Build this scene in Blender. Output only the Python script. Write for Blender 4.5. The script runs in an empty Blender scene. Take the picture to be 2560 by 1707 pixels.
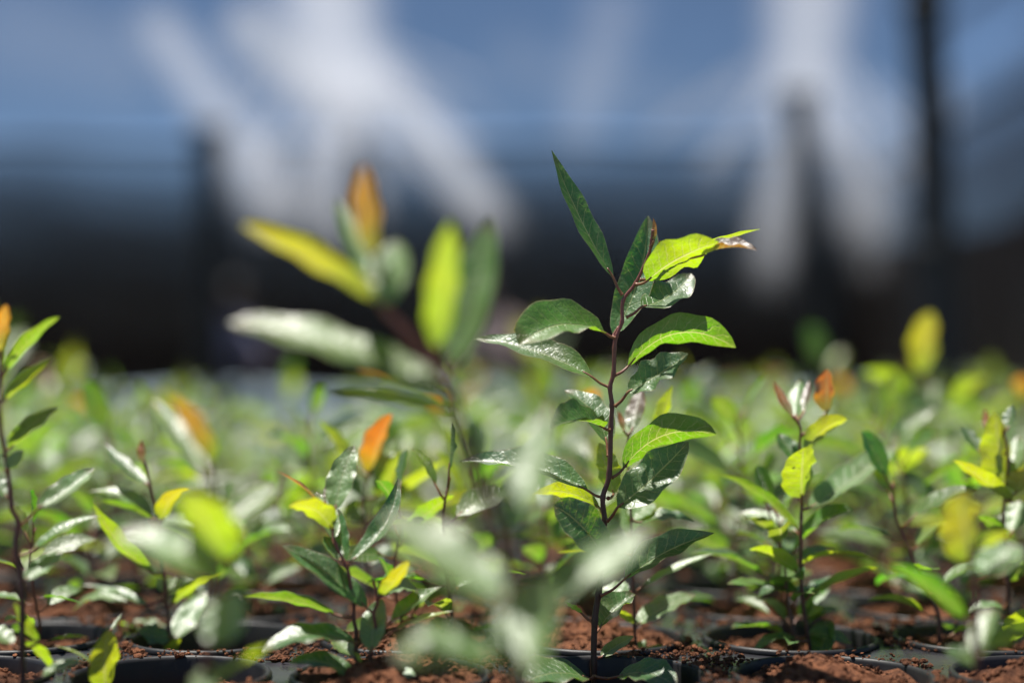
import bpy, math, random
from mathutils import Vector, Matrix, noise

random.seed(7)
R = math.radians
S = bpy.context.scene
C = S.collection

# ---------------------------------------------------------------- camera, sky, sun, exposure
CAM_H, PITCH, FPX, FOCUS = 0.08, math.atan((985 - 853.5) / 3555.6), 3555.6, 0.424
cd = bpy.data.cameras.new('camera'); cam = bpy.data.objects.new('camera', cd); C.objects.link(cam)
cam.location = (0, 0, CAM_H); cam.rotation_euler = (R(90) + PITCH, 0, 0)
cd.sensor_width = 36; cd.lens = 50; cd.clip_start = .01; cd.clip_end = 400
cd.dof.use_dof = True; cd.dof.focus_distance = FOCUS; cd.dof.aperture_fstop = 3.2; cd.dof.aperture_blades = 0
S.camera = cam

SUN_AZ, SUN_EL = R(-62), R(74)          # azimuth from +Y (away from the lens) towards -X, elevation
sdir = Vector((math.sin(SUN_AZ) * math.cos(SUN_EL), math.cos(SUN_AZ) * math.cos(SUN_EL), math.sin(SUN_EL)))
W = bpy.data.worlds.new('World'); S.world = W; W.use_nodes = True
nt = W.node_tree; bg = nt.nodes['Background']
sky = nt.nodes.new('ShaderNodeTexSky'); sky.sky_type = 'NISHITA'; sky.sun_disc = False
sky.sun_elevation = SUN_EL; sky.sun_rotation = SUN_AZ
sky.air_density = 1.0; sky.dust_density = .0; sky.ozone_density = 4.0; sky.altitude = 2200
nt.links.new(sky.outputs[0], bg.inputs['Color']); bg.inputs['Strength'].default_value = .06
sl = bpy.data.lights.new('sun', 'SUN'); sl.energy = 5.0; sl.angle = R(.5); sl.color = (1, .955, .88)
so = bpy.data.objects.new('sun', sl); C.objects.link(so); so.location = (-3, 4, 8)
so.rotation_euler = sdir.to_track_quat('Z', 'Y').to_euler()
S.view_settings.view_transform = 'Standard'; S.view_settings.look = 'None'
S.view_settings.exposure = 0.95; S.view_settings.gamma = 1
S.render.engine = 'CYCLES'
S.cycles.max_bounces = 10; S.cycles.transparent_max_bounces = 24; S.cycles.transmission_bounces = 6

FWD = Vector((0, math.cos(PITCH), math.sin(PITCH))); UPV = Vector((0, -math.sin(PITCH), math.cos(PITCH)))
CAM = Vector((0, 0, CAM_H))
def P(px, py, d):
    """photo pixel (2560 wide) at camera depth d -> world point"""
    return CAM + d * (FWD + ((px - 1280) / FPX) * Vector((1, 0, 0)) + ((853.5 - py) / FPX) * UPV)

# ---------------------------------------------------------------- materials
MATS = {}
def nmat(name):
    m = bpy.data.materials.new(name); m.use_nodes = True; MATS[name] = m
    t = m.node_tree; t.nodes.clear(); out = t.nodes.new('ShaderNodeOutputMaterial')
    return m, t, out
def N(t, typ, **kw):
    n = t.nodes.new('ShaderNode' + typ)
    for k, v in kw.items(): setattr(n, k, v)
    return n
def link(t, a, b): t.links.new(a, b)
def setin(t, sock, v):
    if isinstance(v, bpy.types.NodeSocket): t.links.new(v, sock)
    elif isinstance(v, (tuple, list)): sock.default_value = (*v, 1) if len(v) == 3 and sock.type == 'RGBA' else v
    else: sock.default_value = v
def mth(t, op, a, b=None, c=None, clamp=False):
    n = N(t, 'Math', operation=op); n.use_clamp = clamp
    for i, v in enumerate((a, b, c)):
        if v is not None: setin(t, n.inputs[i], v)
    return n.outputs[0]
def sstep(t, lo, hi, x):
    n = N(t, 'MapRange', interpolation_type='SMOOTHSTEP')
    setin(t, n.inputs['Value'], x); n.inputs['From Min'].default_value = lo; n.inputs['From Max'].default_value = hi
    return n.outputs['Result']
def mix(t, f, a, b, mode='MIX'):
    n = N(t, 'Mix', data_type='RGBA', blend_type=mode)
    setin(t, n.inputs['Factor'], f); setin(t, n.inputs['A'], a); setin(t, n.inputs['B'], b)
    return n.outputs['Result']
def noisetex(t, scale, detail=3, coord=None, rough=.55):
    n = N(t, 'TexNoise'); n.inputs['Scale'].default_value = scale; n.inputs['Detail'].default_value = detail
    n.inputs['Roughness'].default_value = rough
    if coord: t.links.new(coord, n.inputs['Vector'])
    return n.outputs['Fac']
def princ(t, out, **kw):
    p = N(t, 'BsdfPrincipled')
    for k, v in kw.items(): setin(t, p.inputs[k.replace('_', ' ')], v)
    if out: t.links.new(p.outputs[0], out.inputs['Surface'])
    return p

def leaf_material():
    m, t, out = nmat('leaf')
    uv = N(t, 'UVMap').outputs[0]; sep = N(t, 'SeparateXYZ'); link(t, uv, sep.inputs[0])
    oi = N(t, 'ObjectInfo'); col = oi.outputs['Color']; rnd = oi.outputs['Random']
    a = mth(t, 'MULTIPLY', mth(t, 'ABSOLUTE', mth(t, 'SUBTRACT', sep.outputs[0], .5)), 2)
    v = sep.outputs[1]
    tc = N(t, 'TexCoord').outputs['Object']
    nz = noisetex(t, 260, 3, tc); nz2 = noisetex(t, 900, 2, tc); nz3 = noisetex(t, 90, 2, tc)
    ph = mth(t, 'MULTIPLY_ADD', mth(t, 'MULTIPLY_ADD', a, -.13, v), 10.0, mth(t, 'MULTIPLY_ADD', nz, .8, mth(t, 'MULTIPLY', rnd, 3.0)))
    fr = mth(t, 'ABSOLUTE', mth(t, 'SUBTRACT', mth(t, 'FRACT', ph), .5))
    side = mth(t, 'SUBTRACT', 1, sstep(t, .015, .085, fr))
    side = mth(t, 'MULTIPLY', side, mth(t, 'SUBTRACT', 1, sstep(t, .6, .95, a)))
    mid = mth(t, 'SUBTRACT', 1, sstep(t, .022, .06, a))
    vein = mth(t, 'MAXIMUM', mth(t, 'MULTIPLY', side, .55), mid)
    edge = sstep(t, .93, .985, a)
    # colours: object colour, mottled; veins paler; margin reddish; underside paler and matter
    col = mix(t, mth(t, 'MULTIPLY', mth(t, 'SUBTRACT', 1, sstep(t, .05, .6, mth(t, 'MULTIPLY_ADD', nz3, .5, mth(t, 'SUBTRACT', v, .25)))), .62), col, (.085, .19, .018))
    hsv = N(t, 'HueSaturation'); link(t, col, hsv.inputs['Color'])
    link(t, mth(t, 'MULTIPLY_ADD', nz3, .9, .55), hsv.inputs['Value'])
    link(t, mth(t, 'MULTIPLY_ADD', nz3, .07, mth(t, 'MULTIPLY_ADD', rnd, .03, .452)), hsv.inputs['Hue'])
    top = mix(t, mth(t, 'MULTIPLY', vein, .48), hsv.outputs[0], (.34, .40, .16))
    top = mix(t, mth(t, 'MULTIPLY', edge, .55), top, (.42, .27, .18))
    under = mix(t, .38, hsv.outputs[0], (.22, .30, .17))
    under = mix(t, mth(t, 'MULTIPLY', vein, .5), under, (.40, .42, .22))
    # small dark specks of damage
    sp = N(t, 'TexVoronoi'); sp.inputs['Scale'].default_value = 150; link(t, tc, sp.inputs['Vector'])
    speck = mth(t, 'MULTIPLY', mth(t, 'LESS_THAN', sp.outputs['Distance'], .09), mth(t, 'GREATER_THAN', nz3, .56))
    geo = N(t, 'NewGeometry')
    base = mix(t, geo.outputs['Backfacing'], top, under)
    base = mix(t, mth(t, 'MULTIPLY', speck, .8), base, (.02, .012, .008))
    brown = mth(t, 'MULTIPLY', sstep(t, .9, 1.0, mth(t, 'MULTIPLY_ADD', nz3, .12, v)), .55)
    base = mix(t, brown, base, (.14, .075, .035))
    dust = mth(t, 'MULTIPLY', sstep(t, .52, .75, noisetex(t, 130, 5, tc, .7)), .16)
    base = mix(t, dust, base, (.34, .33, .27))
    tr = N(t, 'HueSaturation'); link(t, hsv.outputs[0], tr.inputs['Color'])
    tr.inputs['Saturation'].default_value = 1.1; tr.inputs['Value'].default_value = 2.3
    trc = mix(t, 1.0, tr.outputs[0], (1.32, 1.06, .12), 'MULTIPLY')
    trc = mix(t, mth(t, 'MULTIPLY', vein, .85), trc, (.80, .78, .26))
    vn = N(t, 'TexVoronoi', feature='DISTANCE_TO_EDGE'); vn.inputs['Scale'].default_value = 520; link(t, tc, vn.inputs['Vector'])
    trc = mix(t, mth(t, 'MULTIPLY', mth(t, 'SUBTRACT', 1, sstep(t, .01, .09, vn.outputs['Distance'])), .28), trc, (.60, .60, .16))
    trc = mix(t, mth(t, 'MULTIPLY', speck, .8), trc, (.02, .012, .008))
    bmp = N(t, 'Bump'); bmp.inputs['Strength'].default_value = .6; bmp.inputs['Distance'].default_value = .0007
    vc = N(t, 'TexVoronoi', feature='DISTANCE_TO_EDGE'); vc.inputs['Scale'].default_value = 560; link(t, tc, vc.inputs['Vector'])
    crk = mth(t, 'MULTIPLY', sstep(t, .0, .25, vc.outputs['Distance']), .12)
    hgt = mth(t, 'ADD', mth(t, 'MULTIPLY_ADD', vein, -.55, crk), mth(t, 'MULTIPLY_ADD', nz, 1.1, mth(t, 'MULTIPLY', nz2, .10)))
    link(t, hgt, bmp.inputs['Height'])
    p = princ(t, None, Base_Color=base, Roughness=mth(t, 'MULTIPLY_ADD', nz, .2, mth(t, 'MULTIPLY_ADD', geo.outputs['Backfacing'],   .16, .33)), Normal=bmp.outputs[0])
    p.inputs['Specular IOR Level'].default_value = 1.0
    p.inputs['IOR'].default_value = 1.55; p.inputs['Coat Weight'].default_value = .35; p.inputs['Coat Roughness'].default_value = .46
    tl = N(t, 'BsdfTranslucent'); link(t, trc, tl.inputs['Color']); link(t, bmp.outputs[0], tl.inputs['Normal'])
    mx = N(t, 'MixShader'); mx.inputs[0].default_value = .45
    link(t, p.outputs[0], mx.inputs[1]); link(t, tl.outputs[0], mx.inputs[2]); link(t, mx.outputs[0], out.inputs['Surface'])
leaf_material()

def stem_material():
    m, t, out = nmat('stem')
    uv = N(t, 'UVMap').outputs[0]; sep = N(t, 'SeparateXYZ'); link(t, uv, sep.inputs[0])
    tc = N(t, 'TexCoord').outputs['Object']
    n1 = noisetex(t, 500, 4, tc); n2 = noisetex(t, 1800, 2, tc)
    f = mth(t, 'ADD', sep.outputs[1], mth(t, 'MULTIPLY_ADD', n1, .3, -.15))
    c = mix(t, sstep(t, .1, .95, f), (.050, .026, .018), (.19, .055, .045))
    c = mix(t, mth(t, 'MULTIPLY', sstep(t, .55, .8, n1), .5), c, (.11, .085, .03))
    b = N(t, 'Bump'); b.inputs['Strength'].default_value = .4; b.inputs['Distance'].default_value = .0004
    link(t, mth(t, 'ADD', n1, mth(t, 'MULTIPLY', n2, .5)), b.inputs['Height'])
    princ(t, out, Base_Color=c, Roughness=.48, Normal=b.outputs[0])
stem_material()

def simple(name, c1, c2, scale, rough, bump=0, bdist=.001, spec=.5, s2=None):
    m, t, out = nmat(name)
    tc = N(t, 'TexCoord').outputs['Object']
    n1 = noisetex(t, scale, 5, tc); f = sstep(t, .3, .7, n1)
    c = mix(t, f, c1, c2)
    kw = dict(Base_Color=c, Roughness=mth(t, 'MULTIPLY_ADD', n1, .25, rough - .12))
    if bump:
        b = N(t, 'Bump'); b.inputs['Strength'].default_value = bump; b.inputs['Distance'].default_value = bdist
        link(t, noisetex(t, s2 or scale * 3, 4, tc), b.inputs['Height']); kw['Normal'] = b.outputs[0]
    p = princ(t, out, **kw); p.inputs['Specular IOR Level'].default_value = spec
    return m
simple('petiole', (.15, .045, .032), (.22, .10, .035), 300, .45)
simple('soil', (.09, .034, .017), (.25, .10, .048), 420, .9, .9, .002, .2, 1400)
def damp_soil():
    m = MATS['soil']; t = m.node_tree; p = [n for n in t.nodes if n.type == 'BSDF_PRINCIPLED'][0]
    src = p.inputs['Base Color'].links[0].from_socket; g = N(t, 'NewGeometry').outputs['Position']
    w = sstep(t, .42, .62, noisetex(t, 38, 3, g)); link(t, mix(t, mth(t, 'MULTIPLY', w, .5), src, (.028, .013, .008)), p.inputs['Base Color'])
damp_soil()
simple('tray_plastic', (.014, .014, .018), (.030, .029, .034), 90, .28, .15, .0006, .55, 300)
simple('cell_plastic', (.008, .008, .010), (.014, .013, .014), 120, .48, .2, .0006, .35, 260)
simple('ground', (.12, .135, .13), (.24, .27, .28), 3.2, .75, .5, .01, .4, 40)
simple('blue_sheet', (.30, .42, .50), (.42, .54, .60), 2.2, .55, .4, .01, .4, 9)
simple('post_metal', (.005, .006, .007), (.012, .013, .014), 14, .75, .3, .002, .4)
simple('wire', (.05, .05, .05), (.09, .09, .09), 20, .5)
simple('skin', (.10, .045, .028), (.14, .065, .04), 8, .55)
simple('hair', (.010, .008, .007), (.02, .016, .014), 40, .6)
simple('shirt_lavender', (.20, .195, .30), (.27, .265, .38), 9, .85)
simple('shirt_pink', (.52, .38, .34), (.60, .45, .40), 9, .85)
simple('trousers', (.018, .020, .03), (.03, .032, .045), 10, .85)

def net_material(name, alpha, col, trans):
    """woven shade cloth: open holes let the sky through, threads scatter light both ways"""
    m, t, out = nmat(name)
    tc = N(t, 'TexCoord').outputs['Object']
    w = noisetex(t, 1.3, 4, tc)
    f = mth(t, 'MULTIPLY_ADD', w, .16, alpha - .08, clamp=True)
    d = N(t, 'BsdfDiffuse'); setin(t, d.inputs['Color'], col)
    tl = N(t, 'BsdfTranslucent'); setin(t, tl.inputs['Color'], col)
    a = N(t, 'MixShader'); a.inputs[0].default_value = trans
    link(t, d.outputs[0], a.inputs[1]); link(t, tl.outputs[0], a.inputs[2])
    tp = N(t, 'BsdfTransparent')
    mx = N(t, 'MixShader'); link(t, f, mx.inputs[0]); link(t, tp.outputs[0], mx.inputs[1]); link(t, a.outputs[0], mx.inputs[2])
    link(t, mx.outputs[0], out.inputs['Surface'])
net_material('net_roof', .41, (.012, .014, .018), .5)
net_material('net_wall', .46, (.042, .034, .030), .4)
net_material('net_upper', .54, (.006, .0065, .008), .4)
net_material('net_skirt', .96, (.060, .047, .042), .35)
def lit_fold_material():
    """net pleat catching light: brightness put into the pale colour, faded at the edges"""
    m, t, out = nmat('net_lit_fold')
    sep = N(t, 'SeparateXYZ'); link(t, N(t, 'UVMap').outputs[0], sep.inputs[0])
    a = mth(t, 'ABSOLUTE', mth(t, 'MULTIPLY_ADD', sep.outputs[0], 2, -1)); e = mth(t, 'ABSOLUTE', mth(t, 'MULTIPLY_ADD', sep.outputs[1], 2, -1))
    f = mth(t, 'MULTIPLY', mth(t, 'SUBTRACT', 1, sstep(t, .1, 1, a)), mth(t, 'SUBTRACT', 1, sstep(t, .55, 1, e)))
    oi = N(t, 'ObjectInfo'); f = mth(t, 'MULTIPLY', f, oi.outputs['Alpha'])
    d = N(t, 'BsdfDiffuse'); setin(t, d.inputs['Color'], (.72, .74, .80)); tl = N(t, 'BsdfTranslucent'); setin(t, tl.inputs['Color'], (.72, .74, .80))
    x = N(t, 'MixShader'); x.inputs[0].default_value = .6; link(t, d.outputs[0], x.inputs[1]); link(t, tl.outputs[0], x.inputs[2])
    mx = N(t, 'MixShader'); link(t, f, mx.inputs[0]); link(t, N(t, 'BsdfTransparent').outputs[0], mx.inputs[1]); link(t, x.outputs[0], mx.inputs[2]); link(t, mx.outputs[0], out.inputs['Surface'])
lit_fold_material()

# ---------------------------------------------------------------- mesh helpers
def mesh_obj(name, verts, faces, mat, parent=None, uvs=None, smooth=True, loc=None):
    me = bpy.data.meshes.new(name); me.from_pydata([tuple(v) for v in verts], [], faces)
    if uvs:
        l = me.uv_layers.new(name='UVMap').data
        for p in me.polygons:
            for li in p.loop_indices: l[li].uv = uvs[me.loops[li].vertex_index]
    if smooth: me.polygons.foreach_set('use_smooth', [True] * len(me.polygons))
    me.materials.append(MATS[mat] if isinstance(mat, str) else mat)
    o = bpy.data.objects.new(name, me); C.objects.link(o)
    if parent: o.parent = parent
    if loc is not None: o.location = loc
    return o
def tag(o, label=None, cat=None, group=None, kind=None):
    if label: o['label'] = label
    if cat: o['category'] = cat
    if group: o['group'] = group
    if kind: o['kind'] = kind
    return o
def empty(name, loc, label, cat, group=None):
    o = bpy.data.objects.new(name, None); C.objects.link(o); o.location = loc; o.empty_display_size = .01
    return tag(o, label, cat, group)
def frame(T):
    T = T.normalized(); a = Vector((0, 0, 1)) if abs(T.z) < .9 else Vector((1, 0, 0))
    u = T.cross(a).normalized(); return T, u, T.cross(u).normalized()
def tube(pts, radii, seg=8, cap=True):
    """verts, faces, uvs of a tapered tube through pts"""
    V, Fc, U = [], [], []
    n = len(pts); T, u, w = frame(pts[1] - pts[0])
    for i, p in enumerate(pts):
        t = (pts[min(i + 1, n - 1)] - pts[max(i - 1, 0)]).normalized()
        u = (u - t * u.dot(t)).normalized(); w = t.cross(u)
        for k in range(seg):
            a = 2 * math.pi * k / seg
            V.append(p + (u * math.cos(a) + w * math.sin(a)) * radii[i]); U.append((k / seg, i / (n - 1)))
    for i in range(n - 1):
        for k in range(seg):
            a, b = i * seg + k, i * seg + (k + 1) % seg
            Fc.append((a, b, b + seg, a + seg))
    if cap:
        Fc.append(tuple(reversed(range(seg)))); Fc.append(tuple(range((n - 1) * seg, n * seg)))
    return V, Fc, U
def spline(pts, sub=5):
    out = []
    n = len(pts)
    for i in range(n - 1):
        p0, p1, p2, p3 = pts[max(i - 1, 0)], pts[i], pts[i + 1], pts[min(i + 2, n - 1)]
        for k in range(sub):
            t = k / sub
            out.append(.5 * ((2 * p1) + (p2 - p0) * t + (2 * p0 - 5 * p1 + 4 * p2 - p3) * t * t + (3 * p1 - p0 - 3 * p2 + p3) * t ** 3))
    out.append(pts[-1].copy()); return out

PROF = {'l': (.80, 1.05), 'o': (.62, .74), 'n': (.9, 1.1), 'r': (.5, .5)}
def leaf_geo(b, c, t, Nv, w, fold=16, curl=0., twist=0., wav=.05, prof='l', nl=16, nw=4, rng=random, fold_tip=None):
    """curved blade along the bezier b-c-t; Nv = upper-side normal; w = full width"""
    a_, b_ = PROF[prof]; smax = a_ / (a_ + b_); norm = smax ** a_ * (1 - smax) ** b_
    V, Fc, U = [], [], []
    L = (t - b).length; ph = rng.uniform(0, 6.28); ph2 = rng.uniform(0, 6.28); seed = Vector((rng.uniform(0, 50), 0, 0))
    fr = 2.2 + rng.random() * 1.6
    if fold_tip is None: fold_tip = fold
    for i in range(nl + 1):
        s = i / nl
        p = b * (1 - s) ** 2 + c * 2 * s * (1 - s) + t * s * s
        T = ((c - b) * (1 - s) + (t - c) * s).normalized()
        n = (Nv - T * Nv.dot(T)).normalized()
        n = Matrix.Rotation(R(twist) * (s - .5), 3, T) @ n
        sd = T.cross(n).normalized()
        hw = .5 * w * (max(s, .0) ** a_ * (1 - s) ** b_ / norm) if 0 < s < 1 else .012 * w
        f = R(fold + (fold_tip - fold) * s)
        p = p - n * (curl * L * (s * s))
        for k in range(-nw, nw + 1):
            x = k / nw; ax = abs(x)
            q = p + sd * (x * hw * math.cos(f)) + n * (ax ** 1.25 * hw * math.sin(f))
            wv = wav * w * ax * ax * math.sin(s * math.pi * 2 * fr + (ph if k > 0 else ph2)) * math.sin(math.pi * s)
            wv += .05 * w * (noise.noise(Vector((s * 5 + seed.x, x * 2.2, 0)))) * (.3 + ax) * math.sin(math.pi * s)
            # tissue bulges between side veins
            wv += .010 * w * math.cos((s - .13 * ax) * 10 * 2 * math.pi) * math.sin(math.pi * min(ax, 1)) * math.sin(math.pi * s)
            V.append(q + n * wv); U.append(((x + 1) / 2, s))
    m = 2 * nw + 1
    for i in range(nl):
        for k in range(2 * nw):
            a = i * m + k; Fc.append((a, a + 1, a + m + 1, a + m))
    # orientation: first face normal should follow Nv
    mi = (nl // 2) * 2 * nw + nw
    fa = Fc[mi]; fn = (V[fa[1]] - V[fa[0]]).cross(V[fa[3]] - V[fa[0]])
    if fn.dot(Nv) < 0: Fc = [tuple(reversed(f_)) for f_ in Fc]
    return V, Fc, U

COL = {'g': (.050, .130, .022), 'd': (.046, .122, .028), 'm': (.085, .185, .018), 'l': (.205, .315, .006),
       'y': (.245, .255, .005), 'o': (.29, .112, .014), 'b': (.10, .055, .035), 'p': (.150, .255, .090), 'a': (.26, .135, .012)}  # p: gloss of sun and sky put into a paler green

def seedling(name, label, d, stem, leaves, r0=1.0, r1=.45, group='seedlings in the front rows', r=11, lean=.55):
    """stem: photo pixels with depth offsets in cm, base first. leaf: (colour, base px, tip px, width px, tilt deg from facing
    the lens towards facing up, depth offset base cm, depth offset tip cm, bow px, extra dict)"""
    rng = random.Random(r)
    pts = [P(x, y, d + z * .01) for x, y, z in stem]
    base = pts[0].copy()
    root = empty(name, (base.x, base.y, 0), label, 'seedling', group)
    o = Vector((base.x, base.y, 0))
    # carry the stem on down into the soil
    if pts[0].z > -.012: pts.insert(0, Vector((base.x, base.y + .0005, -.016)))
    sp = spline(pts, 6); n = len(sp)
    rad = []
    for i in range(n):
        s = i / (n - 1)
        rad.append((r0 + (r1 - r0) * s) * .001 * (1 + .10 * noise.noise(Vector((s * 30, r, 0)))) * (1.25 if i % 6 == 0 and i else 1.0))
    V, Fc, U = tube([p - o for p in sp], rad, 10)
    mesh_obj('stem', V, Fc, 'stem', root, U)
    for lf in leaves:
        kind, (bx, by), (tx, ty), w, tilt, db, dt, bow = lf[:8]; ex = dict(lf[8]) if len(lf) > 8 else {}
        rise = (by - ty) * d / FPX * 100
        dt += ex.pop('lean', max(lean, .8 if kind == 'p' else 0) if tilt < 60 else (-.35 if tilt > 100 else 0)) * rise
        b, t = P(bx, by, d + db * .01), P(tx, ty, d + dt * .01)
        T = (t - b).normalized(); md = (b + t) * .5
        Cv = (CAM - md).normalized(); Cv = (Cv - T * Cv.dot(T)).normalized()
        B = T.cross(Cv).normalized()
        if B.z + .02 * B.x < 0: B = -B
        Bs = B if B.dot(sdir) > 0 else -B
        if tilt < 60: t2 = tilt + (32 - tilt * .4) * (1 - abs(T.z)); w *= math.cos(R(tilt)) / math.cos(R(t2)); tilt = t2
        elif tilt > 124: t2 = 124 + (tilt - 124) * .35; w *= math.cos(R(tilt)) / math.cos(R(t2)); tilt = t2
        Nv = (Cv * math.cos(R(tilt)) + Bs * math.sin(R(tilt))).normalized()
        # control point: bow is in image pixels, up positive (right positive for upright blades)
        ctrl = md + B * (bow * 2 * d / FPX) + Cv * (ex.pop('toward', 0) * .01)
        node = ex.pop('node', None)
        V, Fc, U = leaf_geo(b - o, ctrl - o, t - o, Nv, .93 * w * d / FPX, rng=rng, **ex)
        lo = mesh_obj('leaf', V, Fc, 'leaf', root, U); lo.color = (*COL[kind], 1)
        # petiole from the stem to the blade and on into the midrib
        if node: q = P(node[0], node[1], d + (node[2] if len(node) > 2 else db * .4) * .01)
        else:
            tgt = b - T * (14 * d / FPX); q = min(sp, key=lambda s_: (s_ - tgt).length + (.004 if s_.z > b.z + .004 else 0))
        if (q - b).length < .0008: q = b - T * .0012
        c2 = b * .5 + q * .5 - T * .0 - Vector((0, 0, .12 * (b - q).length))
        s1 = b * .55 + ctrl * .45
        pl = [q, c2 * .6 + (q + b) * .2, b, b * .65 + s1 * .35]
        pl = spline(pl, 4)
        pr = [.00052 - .00022 * i / (len(pl) - 1) for i in range(len(pl))]; pr[0] *= 1.35
        V, Fc, U = tube([p - o for p in pl], pr, 6)
        mesh_obj('petiole', V, Fc, 'petiole', lo, U)
    return root

# ---------------------------------------------------------------- the setting: ground, shade house
GZ = -.118
def grid(fn, nu, nv):
    V = [fn(i / nu, j / nv) for j in range(nv + 1) for i in range(nu + 1)]
    Fc = [(j * (nu + 1) + i, j * (nu + 1) + i + 1, (j + 1) * (nu + 1) + i + 1, (j + 1) * (nu + 1) + i) for j in range(nv) for i in range(nu)]
    return V, Fc
def ground_fn(u, v):
    x, y = -150 + 300 * u, -40 + 240 * v
    return Vector((x, y, GZ))
V, Fc = grid(ground_fn, 30, 24)
tag(mesh_obj('ground', V, Fc, 'ground'), kind='structure')

BY, RX, LX, EAVE = 14.0, 3.5, -10.0, 2.5
def nz(x, y, z, s=1.0): return noise.noise(Vector((x * s, y * s, z * s)))
def cloth(name, parent, mat, a, b, z0, z1, amp=.05, off=0., nu=60, nv=8, sag=.0):
    """hanging net between ground points a and b"""
    a, b = Vector(a), Vector(b); T = (b - a); L = T.length; T.normalize(); Nn = Vector((-T.y, T.x, 0))
    def fn(u, v):
        p = a + T * (u * L); z = z0 + (z1 + (.16 * nz(u * L * .55, off * 7, z1 * 3) if z1 < 2.4 else 0) - z0) * v
        z -= sag * math.sin(math.pi * ((u * L / 2.6) % 1)) * v
        q = p + Nn * (off + amp * nz(u * L, z * .4, off * 9, 1.1) + amp * .4 * math.sin(u * L * 5 + 2 * nz(u * L, 0, 3)))
        return Vector((q.x, q.y, z))
    V, Fc = grid(fn, nu, nv); return mesh_obj(name, V, Fc, mat, parent)
def roll(name, parent, a, b, z, r, mat='post_metal', sag=.04):
    a, b = Vector(a), Vector(b); pts = []
    for i in range(41):
        u = i / 40; p = a.lerp(b, u); pts.append(Vector((p.x, p.y, z - sag * math.sin(math.pi * ((u * (b - a).length / 2.6) % 1)))))
    V, Fc, U = tube(pts, [r * (1 + .15 * nz(i * .7, 0, r)) for i in range(41)], 8)
    return mesh_obj(name, V, Fc, mat, parent, U)

w1 = empty('net_wall', (0, 0, 0), 'dark shade net wall hanging straight across the far end behind the seedlings', 'net wall')
cloth('upper_cloth', w1, 'net_upper', (LX, BY, 0), (RX, BY, 0), GZ + .01, EAVE + .1, .05, 0, 90, 6, .03)
for q, top_ in enumerate((2.38, 2.16, 1.95, 1.74, 1.52, 1.3, 1.08)):
    cloth('overlap_cloth', w1, 'net_wall', (LX, BY, 0), (RX, BY, 0), GZ + .012 + .002 * q, top_, .05, -.1 * (q + 1), 90, 6, .06)
cloth('skirt', w1, 'net_skirt', (LX, BY, 0), (RX, BY, 0), GZ + .005, .8, .08, .14, 90, 6, .05)
roll('hem_roll', w1, (LX, BY - .05, 0), (RX, BY - .05, 0), EAVE + .05, .05)
w2 = empty('net_wall', (0, 0, 0), 'dark shade net wall running along the right side behind the thin black post', 'net wall')
cloth('upper_cloth', w2, 'net_wall', (RX - .02, BY + .05, 0), (RX, 2.5, 0), GZ + .01, 2.62, .06, 0, 80, 6, .05)
cloth('middle_cloth', w2, 'net_wall', (RX - .1, BY + .05, 0), (RX - .08, 2.5, 0), GZ + .01, 2.15, .06, 0, 80, 6, .05)
cloth('middle_cloth', w2, 'net_wall', (RX - .2, BY + .05, 0), (RX - .16, 2.5, 0), GZ + .012, 1.85, .06, 0, 80, 6, .05)
cloth('lower_cloth', w2, 'net_skirt', (RX - .1, BY + .05, 0), (RX, 2.5, 0), GZ + .005, 1.45, .07, .12, 80, 6, .05)
roll('hem_roll', w2, (RX, BY - .3, 0), (RX, 2.5, 0), 2.2, .05)

w3 = empty('net_wall', (0, 0, 0), 'dark shade net wall closing the left side, outside the photo', 'net wall')
cloth('upper_cloth', w3, 'net_upper', (LX, BY + .05, 0), (LX, 2.5, 0), GZ + .01, 2.62, .06, 0, 80, 6, .05)
for q, top_ in enumerate((2.1, 1.7, 1.3)): cloth('overlap_cloth', w3, 'net_wall', (LX + .1 + .1 * q, BY + .05, 0), (LX + .1 + .1 * q, 2.5, 0), GZ + .012 + .002 * q, top_, .05, 0, 80, 6, .06)
cloth('lower_cloth', w3, 'net_skirt', (LX + .05, BY + .05, 0), (LX + .05, 2.5, 0), GZ + .005, 1.2, .03, 0, 80, 6, .05)

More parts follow.
